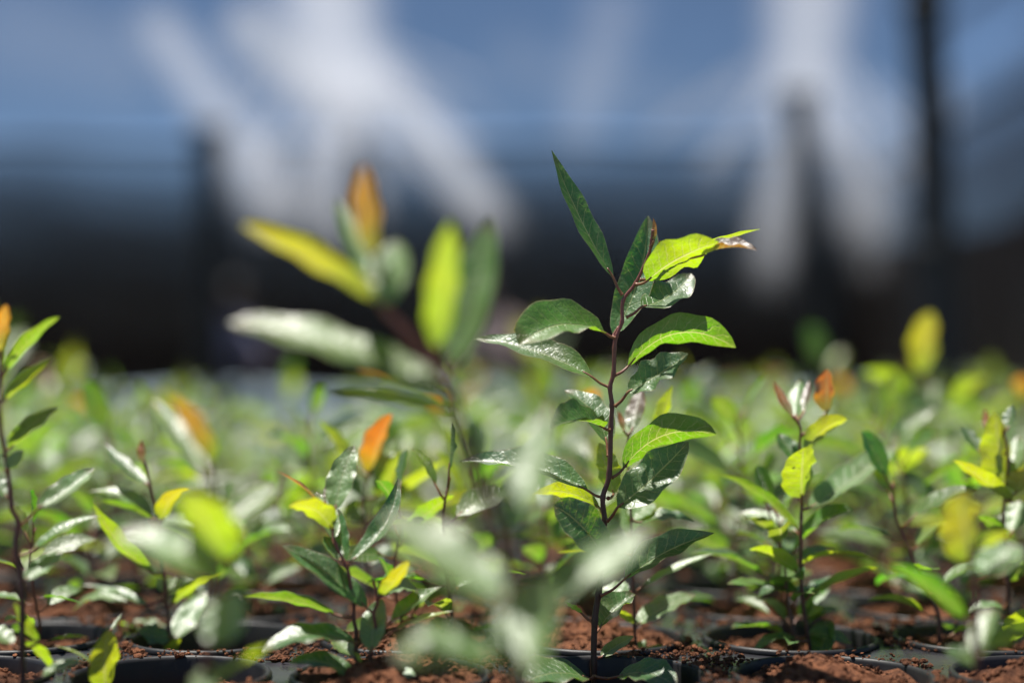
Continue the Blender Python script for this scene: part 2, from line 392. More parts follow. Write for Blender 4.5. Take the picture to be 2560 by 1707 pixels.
PK = [(-1.24, 11.2, .50, 1.1), (2.28, 11.0, .32, .9)]
def roof_z(x, y):
    z = EAVE + .12 + .05 * nz(x, y, 0, .8)
    for px_, py_, h, s in PK: z += h * math.exp(-math.hypot(x - px_, y - py_) / s)
    return z
V, Fc = grid(lambda u, v: Vector((LX + (RX - LX) * u, 3.2 + (BY - 3.2) * v, roof_z(LX + (RX - LX) * u, 3.2 + (BY - 3.2) * v))), 70, 70)
rf = empty('net_roof', (0, 0, 0), 'pale blue see-through shade net roof stretched over the bed with bright folds', 'net roof')
mesh_obj('roof_cloth', V, Fc, 'net_roof', rf)
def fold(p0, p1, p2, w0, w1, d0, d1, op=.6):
    """a light streak of a net pleat, made as a pale strip under the roof cloth, from p0 over p1 to p2 (photo pixels)"""
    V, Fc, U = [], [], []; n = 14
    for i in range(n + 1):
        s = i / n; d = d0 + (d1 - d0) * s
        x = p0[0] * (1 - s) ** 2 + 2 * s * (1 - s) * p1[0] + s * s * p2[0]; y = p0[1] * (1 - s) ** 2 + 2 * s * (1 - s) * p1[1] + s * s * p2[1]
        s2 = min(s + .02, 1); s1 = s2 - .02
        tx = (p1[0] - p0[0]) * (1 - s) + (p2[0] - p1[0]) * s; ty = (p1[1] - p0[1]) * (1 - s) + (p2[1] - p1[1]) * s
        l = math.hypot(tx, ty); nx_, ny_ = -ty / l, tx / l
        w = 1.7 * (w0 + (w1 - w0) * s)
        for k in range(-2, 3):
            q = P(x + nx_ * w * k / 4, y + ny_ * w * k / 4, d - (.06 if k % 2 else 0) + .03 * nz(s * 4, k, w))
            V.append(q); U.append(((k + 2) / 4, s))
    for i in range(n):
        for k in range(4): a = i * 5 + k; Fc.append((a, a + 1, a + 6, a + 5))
    mesh_obj('fold', V, Fc, 'net_lit_fold', rf, U).color = (1, 1, 1, op)
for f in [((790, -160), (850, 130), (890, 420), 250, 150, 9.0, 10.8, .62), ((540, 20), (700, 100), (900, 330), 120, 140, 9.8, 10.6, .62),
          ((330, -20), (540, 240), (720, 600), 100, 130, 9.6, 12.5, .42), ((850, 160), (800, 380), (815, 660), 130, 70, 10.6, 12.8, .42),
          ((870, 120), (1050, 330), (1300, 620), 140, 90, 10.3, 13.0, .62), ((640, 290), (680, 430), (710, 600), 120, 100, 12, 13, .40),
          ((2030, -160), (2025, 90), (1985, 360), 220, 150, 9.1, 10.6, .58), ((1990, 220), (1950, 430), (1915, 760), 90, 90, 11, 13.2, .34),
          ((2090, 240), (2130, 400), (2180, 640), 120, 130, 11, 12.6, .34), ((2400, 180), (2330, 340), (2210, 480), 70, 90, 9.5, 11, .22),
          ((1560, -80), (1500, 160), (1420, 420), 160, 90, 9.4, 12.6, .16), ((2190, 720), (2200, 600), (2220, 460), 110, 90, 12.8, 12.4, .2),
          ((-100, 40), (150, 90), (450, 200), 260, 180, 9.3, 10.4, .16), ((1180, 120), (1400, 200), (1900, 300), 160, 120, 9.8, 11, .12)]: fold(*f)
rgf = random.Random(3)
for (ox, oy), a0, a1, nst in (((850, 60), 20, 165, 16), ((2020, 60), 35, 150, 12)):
    for q in range(nst):      # fine light streaks painted as pale pleats, fanning out from the two propped-up peaks
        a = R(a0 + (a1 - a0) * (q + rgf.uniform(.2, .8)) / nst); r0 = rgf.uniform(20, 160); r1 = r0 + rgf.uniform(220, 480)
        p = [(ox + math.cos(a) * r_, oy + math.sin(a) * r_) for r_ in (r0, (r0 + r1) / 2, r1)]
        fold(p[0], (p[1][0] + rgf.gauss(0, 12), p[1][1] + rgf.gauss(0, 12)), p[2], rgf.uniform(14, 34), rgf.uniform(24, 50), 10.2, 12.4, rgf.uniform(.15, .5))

def net_post(label, top, foot_x, d, r, cat='post'):
    """post from a photo pixel at its top to the ground at depth d"""
    t = P(top[0], top[1], d); b = P(foot_x, 985, d); b.z = GZ
    root = empty('net_post', (b.x, b.y, GZ), label, cat, 'posts of the shade house'); o = root.location.copy()
    n = 12; pts = [b.lerp(t, i / n) + Vector((.012 * nz(i * .6, d, 0), 0, 0)) for i in range(n + 1)]
    V, Fc, U = tube([p - o for p in pts], [r * (1.12 - .12 * i / n) for i in range(n + 1)], 12); mesh_obj('shaft', V, Fc, 'post_metal', root, U)
    for s in (.3, .62, .97):
        p = b.lerp(t, s); V, Fc, U = tube([p - o - Vector((0, 0, .02)), p - o, p - o + Vector((0, 0, .02))], [r * 1.25, r * 1.32, r * 1.25], 12); mesh_obj('clamp_band', V, Fc, 'post_metal', root, U)
    V, Fc, U = tube([Vector((0, 0, 0)), Vector((0, 0, .03)), Vector((0, 0, .05))], [r * 2.4, r * 2.3, r * 1.3], 12); mesh_obj('footing', V, Fc, 'ground', root, U)
    V, Fc, U = tube([t - o, t - o + Vector((0, 0, .02)), t - o + Vector((0, 0, .045))], [r * 1.5, r * 1.6, r * .9], 12); mesh_obj('cap', V, Fc, 'post_metal', root, U)
    return root
net_post('thin black post rising full height on the right, nearest of the posts', (2280, -700), 2364, 3.4, .044)
net_post('dark leaning post right of centre under a bright net peak', (1995, 245), 2085, 9.6, .085)
net_post('thick dark post on the left under the rolled net edge', (522, 330), 530, 11.0, .10)
net_post('dark post hidden behind the blurred yellow seedling, topped by bright net folds', (903, 310), 905, 11.6, .06)

def sheet_fn(u, v):
    x = LX + (RX - LX) * u
    return Vector((x, BY - 1.0 + .05 * nz(x, v, 0, 1.5) + .10 * v * v, GZ + .004 + (.22 + .10 * nz(x, 0, 5, .9)) * v))
V, Fc = grid(sheet_fn, 80, 6)
o = mesh_obj('plastic_sheet', V, Fc, 'blue_sheet'); sm = o.modifiers.new('thick', 'SOLIDIFY'); sm.thickness = .01
tag(o, 'pale blue plastic sheet lying along the foot of the far net wall', 'plastic sheet')

for o, l in ((w1, (-1.75, BY, GZ)), (w2, (RX, 8.2, GZ)), (w3, (LX, 8.2, GZ)), (rf, (-1.75, 8.6, EAVE))):     # roots at the foot of each net
    o.location = l
    for ch in o.children: ch.location = -Vector(l)

# ---------------------------------------------------------------- people crouching far behind
def person(label, px, py, d, shirt, yaw):
    c = P(px, py, d); k = 1.0
    root = empty('person', (c.x, c.y, GZ), label, 'person', 'people at the far end of the shade house')
    root.rotation_euler = (0, 0, R(yaw))
    J = {}; vs, es, rs, reg = [], [], [], []
    def add(nm, p, r, par=None, rg='s'):
        vs.append(p); rs.append(r); reg.append(rg); J[nm] = len(vs) - 1
        if par: es.append((J[par], J[nm]))
    add('pel', (0, 0, .36), .15, None, 't'); add('sp', (0, -.10, .52), .145, 'pel'); add('ch', (0, -.20, .68), .16, 'sp')
    add('nk', (0, -.27, .80), .06, 'ch', 'k'); add('hd', (0, -.32, .88), .085, 'nk', 'k'); add('hd2', (0, -.34, .97), .092, 'hd', 'k'); add('hd3', (0, -.34, 1.03), .07, 'hd2', 'k')
    for s, n_ in ((-1, 'a'), (1, 'b')):
        add('hip' + n_, (s * .11, -.02, .33), .10, 'pel', 't'); add('kn' + n_, (s * .19, -.38, .44), .07, 'hip' + n_, 't')
        add('an' + n_, (s * .15, -.10, .09), .045, 'kn' + n_, 't'); add('to' + n_, (s * .16, -.27, .04), .04, 'an' + n_, 't')
        add('sh' + n_, (s * .18, -.20, .69), .075, 'ch'); add('el' + n_, (s * .26, -.36, .50), .048, 'sh' + n_)
        add('wr' + n_, (s * .14, -.56, .42), .030, 'el' + n_, 'k'); add('pa' + n_, (s * .11, -.63, .40), .034, 'wr' + n_, 'k')
        for f in range(5):
            fx = (f - 2) * .016; L = .075 - .012 * abs(f - 2) if f else .05
            add(f'f{n_}{f}', (s * .11 + fx * 1.2, -.68, .395), .010, 'pa' + n_, 'k'); add(f'g{n_}{f}', (s * .11 + fx * 1.4, -.68 - L * .7, .37), .008, f'f{n_}{f}', 'k')
    me = bpy.data.meshes.new('body'); me.from_pydata(vs, es, []); b = bpy.data.objects.new('body', me); C.objects.link(b)
    sk = b.modifiers.new('skin', 'SKIN')
    for i, sv in enumerate(me.skin_vertices[0].data): sv.radius = (rs[i], rs[i]); sv.use_root = (i == 0)
    su = b.modifiers.new('sub', 'SUBSURF'); su.levels = su.render_levels = 1
    dg = bpy.context.evaluated_depsgraph_get(); m2 = bpy.data.meshes.new_from_object(b.evaluated_get(dg))
    bpy.data.objects.remove(b); b = bpy.data.objects.new('body', m2); C.objects.link(b); b.parent = root
    m2.materials.clear()
    for nm in (shirt, 'trousers', 'skin'): m2.materials.append(MATS[nm])
    vv = [Vector(v) for v in vs]
    for p in m2.polygons:
        i = min(range(len(vv)), key=lambda q: (vv[q] - p.center).length - rs[q]); p.material_index = {'s': 0, 't': 1, 'k': 2}[reg[i]]; p.use_smooth = True
    V, Fc = [], []
    for i in range(9):
        for j in range(16):
            th = i / 8 * R(105); a = j / 16 * 2 * math.pi; rr = .112 + .006 * nz(i, j, 2)
            V.append(Vector((rr * .86 * math.sin(th) * math.cos(a), -.325 + rr * math.sin(th) * math.sin(a), .975 + rr * math.cos(th))))
    for i in range(8):
        for j in range(16): Fc.append((i * 16 + j, i * 16 + (j + 1) % 16, (i + 1) * 16 + (j + 1) % 16, (i + 1) * 16 + j))
    hr = mesh_obj('hair', V, Fc, 'hair', root); sd_ = hr.modifiers.new('t', 'SOLIDIFY'); sd_.thickness = .012
    # nose, eyes and ears
    V, Fc, U = tube([Vector((0, -.425, .965)), Vector((0, -.445, .935)), Vector((0, -.425, .925))], [.008, .014, .012], 8); mesh_obj('nose', V, Fc, 'skin', root, U)
    for s in (-1, 1):
        V, Fc, U = tube([Vector((s * .035, -.425, .965)), Vector((s * .035, -.434, .965))], [.011, .006], 8); mesh_obj('eye', V, Fc, 'hair', root, U)
        V, Fc, U = tube([Vector((s * .085, -.335, .935)), Vector((s * .10, -.335, .955)), Vector((s * .09, -.335, .98))], [.012, .018, .012], 8); mesh_obj('ear', V, Fc, 'skin', root, U)
person('crouching person in lavender shirt behind the left seedlings, dark hair', 545, 900, 11.5, 'shirt_lavender', 35)
person('crouching person in pale pink shirt, half hidden behind the tall seedling', 1265, 800, 11.0, 'shirt_pink', -30)

# ---------------------------------------------------------------- seedling trays with round cells
PITCH_C, CX, CY, HR = .062, .028, .402, .0275
def lathe(prof, seg=36):
    V, Fc = [], []
    for r_, z in prof:
        for k in range(seg): a = 2 * math.pi * k / seg; V.append(Vector((r_ * math.cos(a), r_ * math.sin(a), z)))
    for i in range(len(prof) - 1):
        for k in range(seg): a, b = i * seg + k, i * seg + (k + 1) % seg; Fc.append((a, b, b + seg, a + seg))
    return V, Fc
cellV, cellF = lathe([(.0284, .0004), (.0284, .0012), (.0280, .0018), (.0274, .0020), (.0268, .0017), (.0264, .0008), (.0258, -.012), (.0205, -.108), (.0, -.110)])
cell_me = mesh_obj('cell', cellV, cellF, 'cell_plastic').data; bpy.data.objects.remove(bpy.data.objects['cell'])
ICO = None
def ico():
    g = (1 + 5 ** .5) / 2
    v = [Vector(p).normalized() for p in ((-1, g, 0), (1, g, 0), (-1, -g, 0), (1, -g, 0), (0, -1, g), (0, 1, g), (0, -1, -g), (0, 1, -g), (g, 0, -1), (g, 0, 1), (-g, 0, -1), (-g, 0, 1))]
    f = [(0, 11, 5), (0, 5, 1), (0, 1, 7), (0, 7, 10), (0, 10, 11), (1, 5, 9), (5, 11, 4), (11, 10, 2), (10, 7, 6), (7, 1, 8), (3, 9, 4), (3, 4, 2), (3, 2, 6), (3, 6, 8), (3, 8, 9), (4, 9, 5), (2, 4, 11), (6, 2, 10), (8, 6, 7), (9, 8, 1)]
    return v, f
IV, IF = ico()
def add_lump(V, Fc, p, r_, rng):
    k = len(V); s = Vector((rng.uniform(.7, 1.4), rng.uniform(.7, 1.4), rng.uniform(.6, 1.1)))
    for v in IV: q = v * r_ * rng.uniform(.7, 1.25); V.append(p + Vector((q.x * s.x, q.y * s.y, q.z * s.z)))
    Fc += [tuple(i + k for i in f) for f in IF]
soil_me = []
for vi in range(6):
    rg = random.Random(40 + vi); V, Fc = [], []; lev = [-.008, -.002, .0005, -.004, .001, -.001][vi]
    def hgt(x, y): return lev + .004 * nz(x * 60 + vi * 9, y * 60, 0) + .002 * nz(x * 220, y * 220 + vi, 0) + (.006 * max(0, 1 - math.hypot(x, y) / .024) if vi in (1, 2, 4, 5) else 0)
    nr, sg = 9, 30
    V.append(Vector((0, 0, hgt(0, 0))))
    for i in range(1, nr + 1):
        rr = .0256 * i / nr
        for k in range(sg):
            a = 2 * math.pi * k / sg; x, y = rr * math.cos(a), rr * math.sin(a); V.append(Vector((x, y, hgt(x, y))))
    for k in range(sg): Fc.append((0, 1 + k, 1 + (k + 1) % sg))
    for i in range(nr - 1):
        for k in range(sg): a, b = 1 + i * sg + k, 1 + i * sg + (k + 1) % sg; Fc.append((a, a + sg, b + sg, b))
    for _ in range(420):
        a = rg.uniform(0, 6.28); rr = .0245 * math.sqrt(rg.random()); x, y = rr * math.cos(a), rr * math.sin(a)
        add_lump(V, Fc, Vector((x, y, hgt(x, y) + .0003)), rg.choice((.0004, .0005, .0007, .0011)), rg)
    o = mesh_obj('soil', V, Fc, 'soil', smooth=False); soil_me.append(o.data); bpy.data.objects.remove(o)

TRAYS = []
CELLS = []
def tray(k0, j0, ncol, nrow, label):
    x0, y0 = CX + PITCH_C * k0, CY + PITCH_C * j0
    cx, cy = x0 + PITCH_C * (ncol - 1) / 2, y0 + PITCH_C * (nrow - 1) / 2
    root = empty('seedling_tray', (cx, cy, GZ), label, 'tray', 'black seedling trays'); o = Vector((cx, cy, GZ))
    V, Fc = [], []; hp = PITCH_C / 2; seg = 24
    for j in range(nrow):
        for k in range(ncol):
            c = Vector((x0 + k * PITCH_C, y0 + j * PITCH_C, 0)) - o; base = len(V)
            e = [hp - (.0012 if k == 0 else 0), hp - (.0012 if k == ncol - 1 else 0), hp - (.0012 if j == 0 else 0), hp - (.0012 if j == nrow - 1 else 0)]
            for q in range(seg):
                a = 2 * math.pi * (q + .5) / seg; ca, sa = math.cos(a), math.sin(a)
                V.append(c + Vector((HR * ca, HR * sa, 0)))
                m = max(abs(ca), abs(sa)); sx, sy = ca / m, sa / m
                if abs(abs(ca) - abs(sa)) < .2: sx, sy = math.copysign(1, ca), math.copysign(1, sa)
                V.append(c + Vector((sx * (e[0] if sx < 0 else e[1]), sy * (e[2] if sy < 0 else e[3]), 0)))
            for q in range(seg):
                a, b = base + 2 * q, base + 2 * ((q + 1) % seg)
                Fc.append((a, a + 1, b + 1, b))
    mesh_obj('deck', V, Fc, 'tray_plastic', root, smooth=False)
    w_, h_ = ncol * hp - .0012, nrow * hp - .0012; top = -GZ
    prof = [(0, 0), (.0008, -.003), (.0004, -.02), (-.004, -top + .004)]
    V, Fc = [], []
    for ox, oz in prof:
        for sx, sy in ((-1, -1), (1, -1), (1, 1), (-1, 1)): V.append(Vector((sx * (w_ + ox), sy * (h_ + ox), top + oz)))
    for i in range(len(prof) - 1):
        for k in range(4): a, b = i * 4 + k, i * 4 + (k + 1) % 4; Fc.append((a, a + 4, b + 4, b))
    mesh_obj('side_wall', V, Fc, 'tray_plastic', root, smooth=False)
    rg = random.Random(k0 * 31 + j0)
    for j in range(nrow):
        for k in range(ncol):
            x, y = x0 + k * PITCH_C, y0 + j * PITCH_C
            if abs(x) > .40 * y + .16: continue
            ce = bpy.data.objects.new('cell', cell_me); C.objects.link(ce); ce.parent = root; ce.location = Vector((x, y, 0)) - o
            vi = rg.randrange(6)
            if (k0 + k, j0 + j) == (0, 0): vi = 0
            elif (k0 + k, j0 + j) == (1, 0): vi = 5
            elif j0 + j < 0: vi = 4
            s_ = bpy.data.objects.new('soil', soil_me[vi]); C.objects.link(s_); s_.parent = ce; s_.rotation_euler = (0, 0, rg.uniform(0, 6.28))
            CELLS.append((k0 + k, j0 + j, x, y))
ordn = ['leftmost', 'second from left', 'middle', 'second from right', 'rightmost']
for bi, (j0, nr_, rown) in enumerate(((-3, 8, 'front'), (5, 8, 'second'), (13, 6, 'back'))):
    for ki, k0 in enumerate((-15, -9, -3, 3, 9)):
        if bi == 0 and ki in (0, 4): continue
        nm = {1: 'left', 2: 'middle', 3: 'right'}[ki] if bi == 0 else ordn[ki]
        tray(k0, j0, 6, nr_, f'black plastic seedling tray with round cells, {nm} one of the {rown} row')

# spilled soil on the tray decks
V, Fc = [], []; rg = random.Random(5)
cnt = 0
while cnt < 13000:
    y = .33 + .5 * rg.random() ** 1.7; x = rg.uniform(-.4 * y - .03, .4 * y + .03)
    fx, fy = (x - CX) / PITCH_C, (y - CY) / PITCH_C; dx, dy = (fx - round(fx)) * PITCH_C, (fy - round(fy)) * PITCH_C
    rr = math.hypot(dx, dy)
    if rr < .0262: continue
    if nz(x, y, 1, 26) + .5 * nz(x, y, 2, 70) < .3 * rg.random() - .26: continue
    z = .0003 if rr > .0285 else .0017
    s_ = rg.choice((.0003, .0004, .0005, .0006, .0008, .0013)) * (1 if z < .001 else .7)
    add_lump(V, Fc, Vector((x, y, z + s_ * .5)), s_, rg); cnt += 1
    if rg.random() < .35 and z < .001:
        for _ in range(3):
            add_lump(V, Fc, Vector((x + rg.gauss(0, .0012), y + rg.gauss(0, .0012), z + rg.uniform(.0006, .0022))), s_ * .8, rg); cnt += 1
so_ = mesh_obj('spilled_soil', V, Fc, 'soil', smooth=False)
tag(so_, 'reddish brown soil crumbs spilled over the black tray between the cells', 'soil', kind='stuff')

# ---------------------------------------------------------------- seedlings in the front rows, each built leaf by leaf
d_ = dict
seedling('seedling', 'tall sharp seedling with long brown stem and drooping glossy leaves, standing alone right of centre', .424,
  [(1484, 1662, 0), (1487, 1550, 0), (1496, 1486, 0), (1506, 1400, 0), (1509, 1325, 0), (1512, 1300, 0), (1507, 1243, 0), (1523, 1186, 0), (1527, 1068, 0), (1530, 1014, 0),
   (1525, 968, 0), (1534, 932, 0), (1536, 871, 0), (1541, 840, 0), (1555, 804, 0), (1558, 751, 0), (1589, 708, -.1), (1621, 640, -.3), (1629, 600, -.4), (1632, 575, -.5)],
  [('g', (1533, 694), (1379, 376), 74, 38, 0, .4, -10, d_(node=(1556, 738), fold=22, prof='l', lean=.05)),
   ('d', (1533, 838), (1620, 540), 104, 10, .25, .6, -22, d_(lean=.25, node=(1538, 846), fold=14, prof='o', fold_tip=30, twist=30)),
   ('m', (1512, 832), (1297, 862), 124, 36, -.1, -1.8, 34, d_(node=(1538, 845), fold=26, prof='r')),
   ('g', (1480, 942), (1184, 846), 88, 34, .1, .9, 18, d_(node=(1522, 967), fold=24, wav=.09)),
   ('m', (1570, 916), (1839, 869), 108, 138, .4, 1.6, 62, d_(node=(1537, 938), fold=18, prof='o')),
   ('d', (1570, 980), (1720, 884), 96, 36, -.4, -1.4, -4, d_(node=(1538, 1015), fold=20, wav=.10, prof='o')),
   ('g', (1517, 1108), (1411, 976), 92, 40, .3, .8, 22, d_(node=(1521, 1140), fold=16, prof='o')),
   ('g', (1508, 1068), (1376, 1072), 92, 50, -.2, -1.9, 18, d_(node=(1524, 1075), fold=36)),
   ('l', (1534, 1234), (1498, 1106), 74, 150, 1.2, 2.0, 0, d_(node=(1520, 1245), fold=10, prof='o')),
   ('m', (1558, 1171), (1791, 1086), 112, 136, .5, 1.5, 44, d_(node=(1530, 1193), fold=14, prof='o')),
   ('d', (1544, 1268), (1721, 1104), 118, 22, -.5, -1.3, -6, d_(node=(1519, 1302), fold=12, prof='o', wav=.07)),
   ('d', (1470, 1226), (1148, 1154), 96, 40, .1, 1.0, 22, d_(node=(1504, 1243), fold=30, wav=.07)),
   ('l', (1500, 1270), (1330, 1234), 64, 132, .9, 1.6, 22, d_(fold=12)),
   ('d', (1504, 1388), (1384, 1262), 112, 24, -.9, -2.0, 14, d_(node=(1507, 1400), fold=16, prof='r')),
   ('l', (1510, 1352), (1464, 1330), 34, 40, -.3, -1.2, 6, d_(fold=10)),
   ('d', (1562, 1446), (1785, 1332), 94, 32, -.4, -1.6, 12, d_(node=(1503, 1488), fold=30, wav=.06)),
   ('l', (1455, 1533), (1412, 1503), 26, 120, 0, -.3, 0, d_(node=(1480, 1553), fold=10)),
   ('g', (1500, 1568), (1588, 1485), 88, 30, .35, .9, 8, d_(fold=34, prof='o', wav=.1)),
   ('p', (1503, 1642), (1584, 1589), 40, 30, .1, .2, 3, d_(fold=14, prof='o')),
   ('g', (1470, 1694), (1300, 1712), 110, 50, -.9, -2.0, 20, d_(fold=12, prof='o', node=(1484, 1690))),
   ('g', (1545, 1690), (1690, 1716), 90, 46, -.9, -1.9, 20, d_(fold=12, prof='o', node=(1486, 1690))),
   ('d', (1604, 767), (1728, 684), 92, 28, -.2, .9, -16, d_(node=(1566, 793), fold=14, prof='o', wav=.1)),
   ('l', (1617, 703), (1798, 606), 98, 158, -.5, -1.4, 12, d_(node=(1590, 711), fold=14, prof='o', wav=.09)),
   ('l', (1640, 690), (1900, 573), 46, 112, .1, 1.4, 14, d_(node=(1600, 700), fold=14)),
   ('b', (1752, 640), (1892, 626), 74, 74, -1.2, -2.0, 14, d_(node=(1640, 640), fold=34)),
   ('o', (1634, 604), (1633, 545), 16, 20, -.5, -.7, 4, d_(fold=30)), ('o', (1640, 628), (1650, 600), 16, 20, -.5, -.7, -4, d_(fold=30, node=(1624, 640)))],
  1.0, .42, r=3)

seedling('seedling', 'sharp seedling with pale upright leaf and thin orange leaf, left of centre', .398,
  [(898, 1700, 0), (890, 1627, 0), (891, 1580, 0), (884, 1546, 0), (884, 1513, 0), (872, 1437, 0), (865, 1413, 0), (841, 1365, 0), (832, 1332, 0), (834, 1284, 0)],
  [('p', (838, 1276), (887, 1113), 78, 14, -.2, -.5, 8, d_(prof='o', fold=14, wav=.07)), ('p', (832, 1346), (790, 1230), 62, 30, .5, .9, 4, d_(prof='o')),
   ('o', (806, 1268), (691, 1177), 26, 76, .2, .5, 8, d_(fold=26, node=(834, 1300))), ('l', (829, 1322), (722, 1266), 72, 138, -.1, -.7, 22, d_(prof='o', fold=12)),
   ('g', (864, 1408), (846, 1272), 56, 16, .3, .6, -4, d_(prof='o', wav=.09)), ('d', (872, 1406), (996, 1193), 66, 24, 0, .6, -30, d_(fold=30, twist=40)),
   ('d', (852, 1400), (810, 1340), 44, 30, .3, .5, 0, d_(prof='o')), ('m', (838, 1535), (610, 1490), 62, 118, .1, .3, 12, d_(node=(878, 1541), fold=16)),
   ('g', (890, 1608), (656, 1632), 80, 52, -.2, -.7, 34, d_(prof='o', fold=12)), ('p', (880, 1640), (836, 1600), 56, 40, .2, .6, 0, d_(prof='o')),
   ('d', (886, 1694), (724, 1657), 62, 44, -.2, -.5, 20, d_(prof='o')), ('b', (812, 1256), (813, 1215), 10, 20, .3, .4, 0, d_(node=(834, 1290)))], .75, .35, r=5)
seedling('seedling', 'small sharp seedling with reddish shoot tip, right beside the seedling with the pale upright leaf', .396,
  [(925, 1706, 0), (927, 1627, 0), (941, 1580, 0), (934, 1532, 0), (944, 1508, 0), (939, 1475, 0), (934, 1448, 0)],
  [('g', (918, 1520), (705, 1362), 78, 34, 0, -.6, 10, d_(node=(938, 1532), prof='o', fold=16)), ('y', (951, 1490), (1020, 1402), 46, 150, -.1, -.5, -4, d_(prof='o')),
   ('p', (946, 1492), (1048, 1484), 58, 50, .3, .7, 22, d_(prof='o')), ('p', (932, 1626), (956, 1496), 72, 14, -.4, -.6, 10, d_(prof='o', fold=12)),
   ('m', (980, 1552), (1103, 1466), 54, 40, .1, .6, 6, d_(node=(942, 1580), fold=24)), ('l', (984, 1576), (1132, 1527), 38, 70, .1, .5, 6, d_(node=(940, 1600))),
   ('p', (912, 1570), (918, 1528), 22, 40, .1, .2, 0), ('p', (945, 1690), (1040, 1702), 48, 50, -.2, -.5, 14, d_(prof='o')),
   ('l', (902, 1660), (880, 1625), 30, 120, .1, .3, 0), ('o', (936, 1470), (932, 1446), 9, 20, 0, 0, 0)], .7, .3, r=6)
seedling('seedling', 'soft seedling topped by a folded orange and cream leaf, left of centre', .50,
  [(935, 1600, 0), (925, 1460, 0), (915, 1379, 0), (910, 1290, 0), (915, 1210, 0), (925, 1180, 0)],
  [('o', (927, 1184), (979, 1034), 72, 150, 0, -.3, 6, d_(prof='o', fold=30)), ('p', (930, 1184), (990, 1095), 60, 30, -.2, -.7, 0, d_(prof='o')),
   ('o', (915, 1140), (920, 1070), 18, 20, 0, .2, 0), ('l', (936, 1290), (1116, 1150), 60, 128, 0, .5, 6), ('l', (940, 1240), (1010, 1130), 70, 140, .2, .9, 0, d_(prof='o')),
   ('l', (880, 1160), (797, 1050), 40, 140, .2, .9, 6), ('g', (905, 1240), (840, 1180), 46, 40, 0, -.5, 4), ('l', (900, 1250), (860, 1300), 40, 130, 0, -.4, 6),
   ('p', (905, 1300), (860, 1280), 60, 40, -.1, -.4, 0), ('d', (930, 1410), (985, 1360), 50, 40, 0, .5, 4)], .7, .35, r=8)
seedling('seedling', 'dark stemmed seedling with bright narrow leaves cut off by the left edge', .385,
  [(58, 1720, 0), (55, 1603, 0), (55, 1467, 0), (40, 1381, 0), (46, 1307, 0), (28, 1264, 0), (18, 1165, 0), (0, 1048, 0), (4, 940, 0), (2, 890, 0)],
  [('a', (-2, 884), (14, 762), 58, 150, -.3, -.5, 0, d_(prof='o')), ('m', (13, 930), (148, 792), 58, 128, 0, .3, 10, d_(prof='o')), ('l', (8, 1004), (133, 894), 42, 140, 0, .3, 6),
   ('m', (26, 1120), (146, 1017), 70, 126, 0, -.3, 6, d_(prof='o')), ('p', (20, 1172), (58, 1126), 44, 30, -.1, -.4, 0, d_(prof='o')), ('p', (14, 1175), (-12, 1130), 44, 30, -.1, -.4, 0, d_(prof='o')),
   ('p', (96, 1270), (236, 1170), 66, 36, 0, .5, -4, d_(node=(44, 1318), prof='o', fold=24)), ('m', (84, 1374), (250, 1290), 52, 62, .4, 1.2, 14, d_(node=(42, 1390))),
   ('p', (62, 1450), (156, 1378), 58, 34, -.1, .2, 0, d_(prof='o')), ('l', (96, 1604), (36, 1504), 44, 130, .2, .4, -8, d_(prof='o')), ('l', (60, 1600), (128, 1670), 44, 130, .2, .5, 6, d_(prof='o')),
   ('d', (16, 1240), (-30, 1190), 60, 30, 0, 0, 0), ('p', (100, 1690), (212, 1652), 44, 50, -.2, -.3, 4), ('p', (30, 1610), (-40, 1560), 60, 40, 0, 0, 0, d_(prof='o')),
   ('b', (8, 800), (18, 760), 16, 30, 0, 0, 0)], .85, .4, r=9)
seedling('seedling', 'seedling with orange bud and a small yellow leaf, in front of the left post', .47,
  [(432, 1625, 0), (425, 1590, 0), (413, 1467, 0), (402, 1380, 0), (401, 1313, 0), (376, 1215, 0), (360, 1150, 0)],
  [('y', (407, 1302), (473, 1222), 52, 140, -.1, -.5, 18, d_(prof='o')), ('o', (360, 1160), (353, 1098), 30, 20, 0, 0, 0, d_(fold=40)), ('p', (380, 1290), (224, 1228), 70, 60, .3, 1.0, 20),
   ('m', (384, 1300), (250, 1250), 40, 120, .1, .4, 6), ('l', (384, 1432), (232, 1258), 60, 138, -.1, -.5, -14), ('l', (428, 1512), (556, 1430), 44, 128, -.1, -.4, 10),
   ('p', (434, 1598), (519, 1478), 74, 24, 0, .4, 0, d_(prof='o', fold=12)), ('d', (424, 1590), (346, 1572), 70, 40, -.2, -.7, -10, d_(prof='o')), ('p', (410, 1620), (300, 1560), 84, 50, .6, 1.5, 20, d_(prof='o')),
   ('p', (318, 1508), (180, 1530), 60, 62, .4, .9, 30, d_(node=(410, 1500))), ('d', (376, 1520), (200, 1462), 40, 62, .4, 1.4, 12, d_(node=(412, 1540))), ('g', (370, 1210), (262, 1108), 44, 40, .4, 1.2, -8),
   ('p', (406, 1480), (396, 1445), 26, 20, 0, 0, 0), ('p', (416, 1476), (440, 1440), 26, 20, 0, 0, 0), ('l', (420, 1640), (450, 1590), 40, 140, 0, 0, 0), ('a', (398, 1330), (372, 1290), 40, 140, .2, .4, 0)], .75, .35, r=10)
seedling('seedling', 'short seedling showing one upright lime leaf at the lower left edge of the photo', .392,
  [(268, 1745, 0), (266, 1728, 0)],
  [('l', (264, 1722), (270, 1574), 76, 172, 0, -.1, 4, d_(prof='o', fold=8)), ('l', (236, 1662), (134, 1613), 14, 60, .1, .2, 8, d_(node=(262, 1690))), ('m', (277, 1576), (305, 1533), 14, 40, .3, .5, 0, d_(node=(268, 1640)))], .6, .4, r=12)
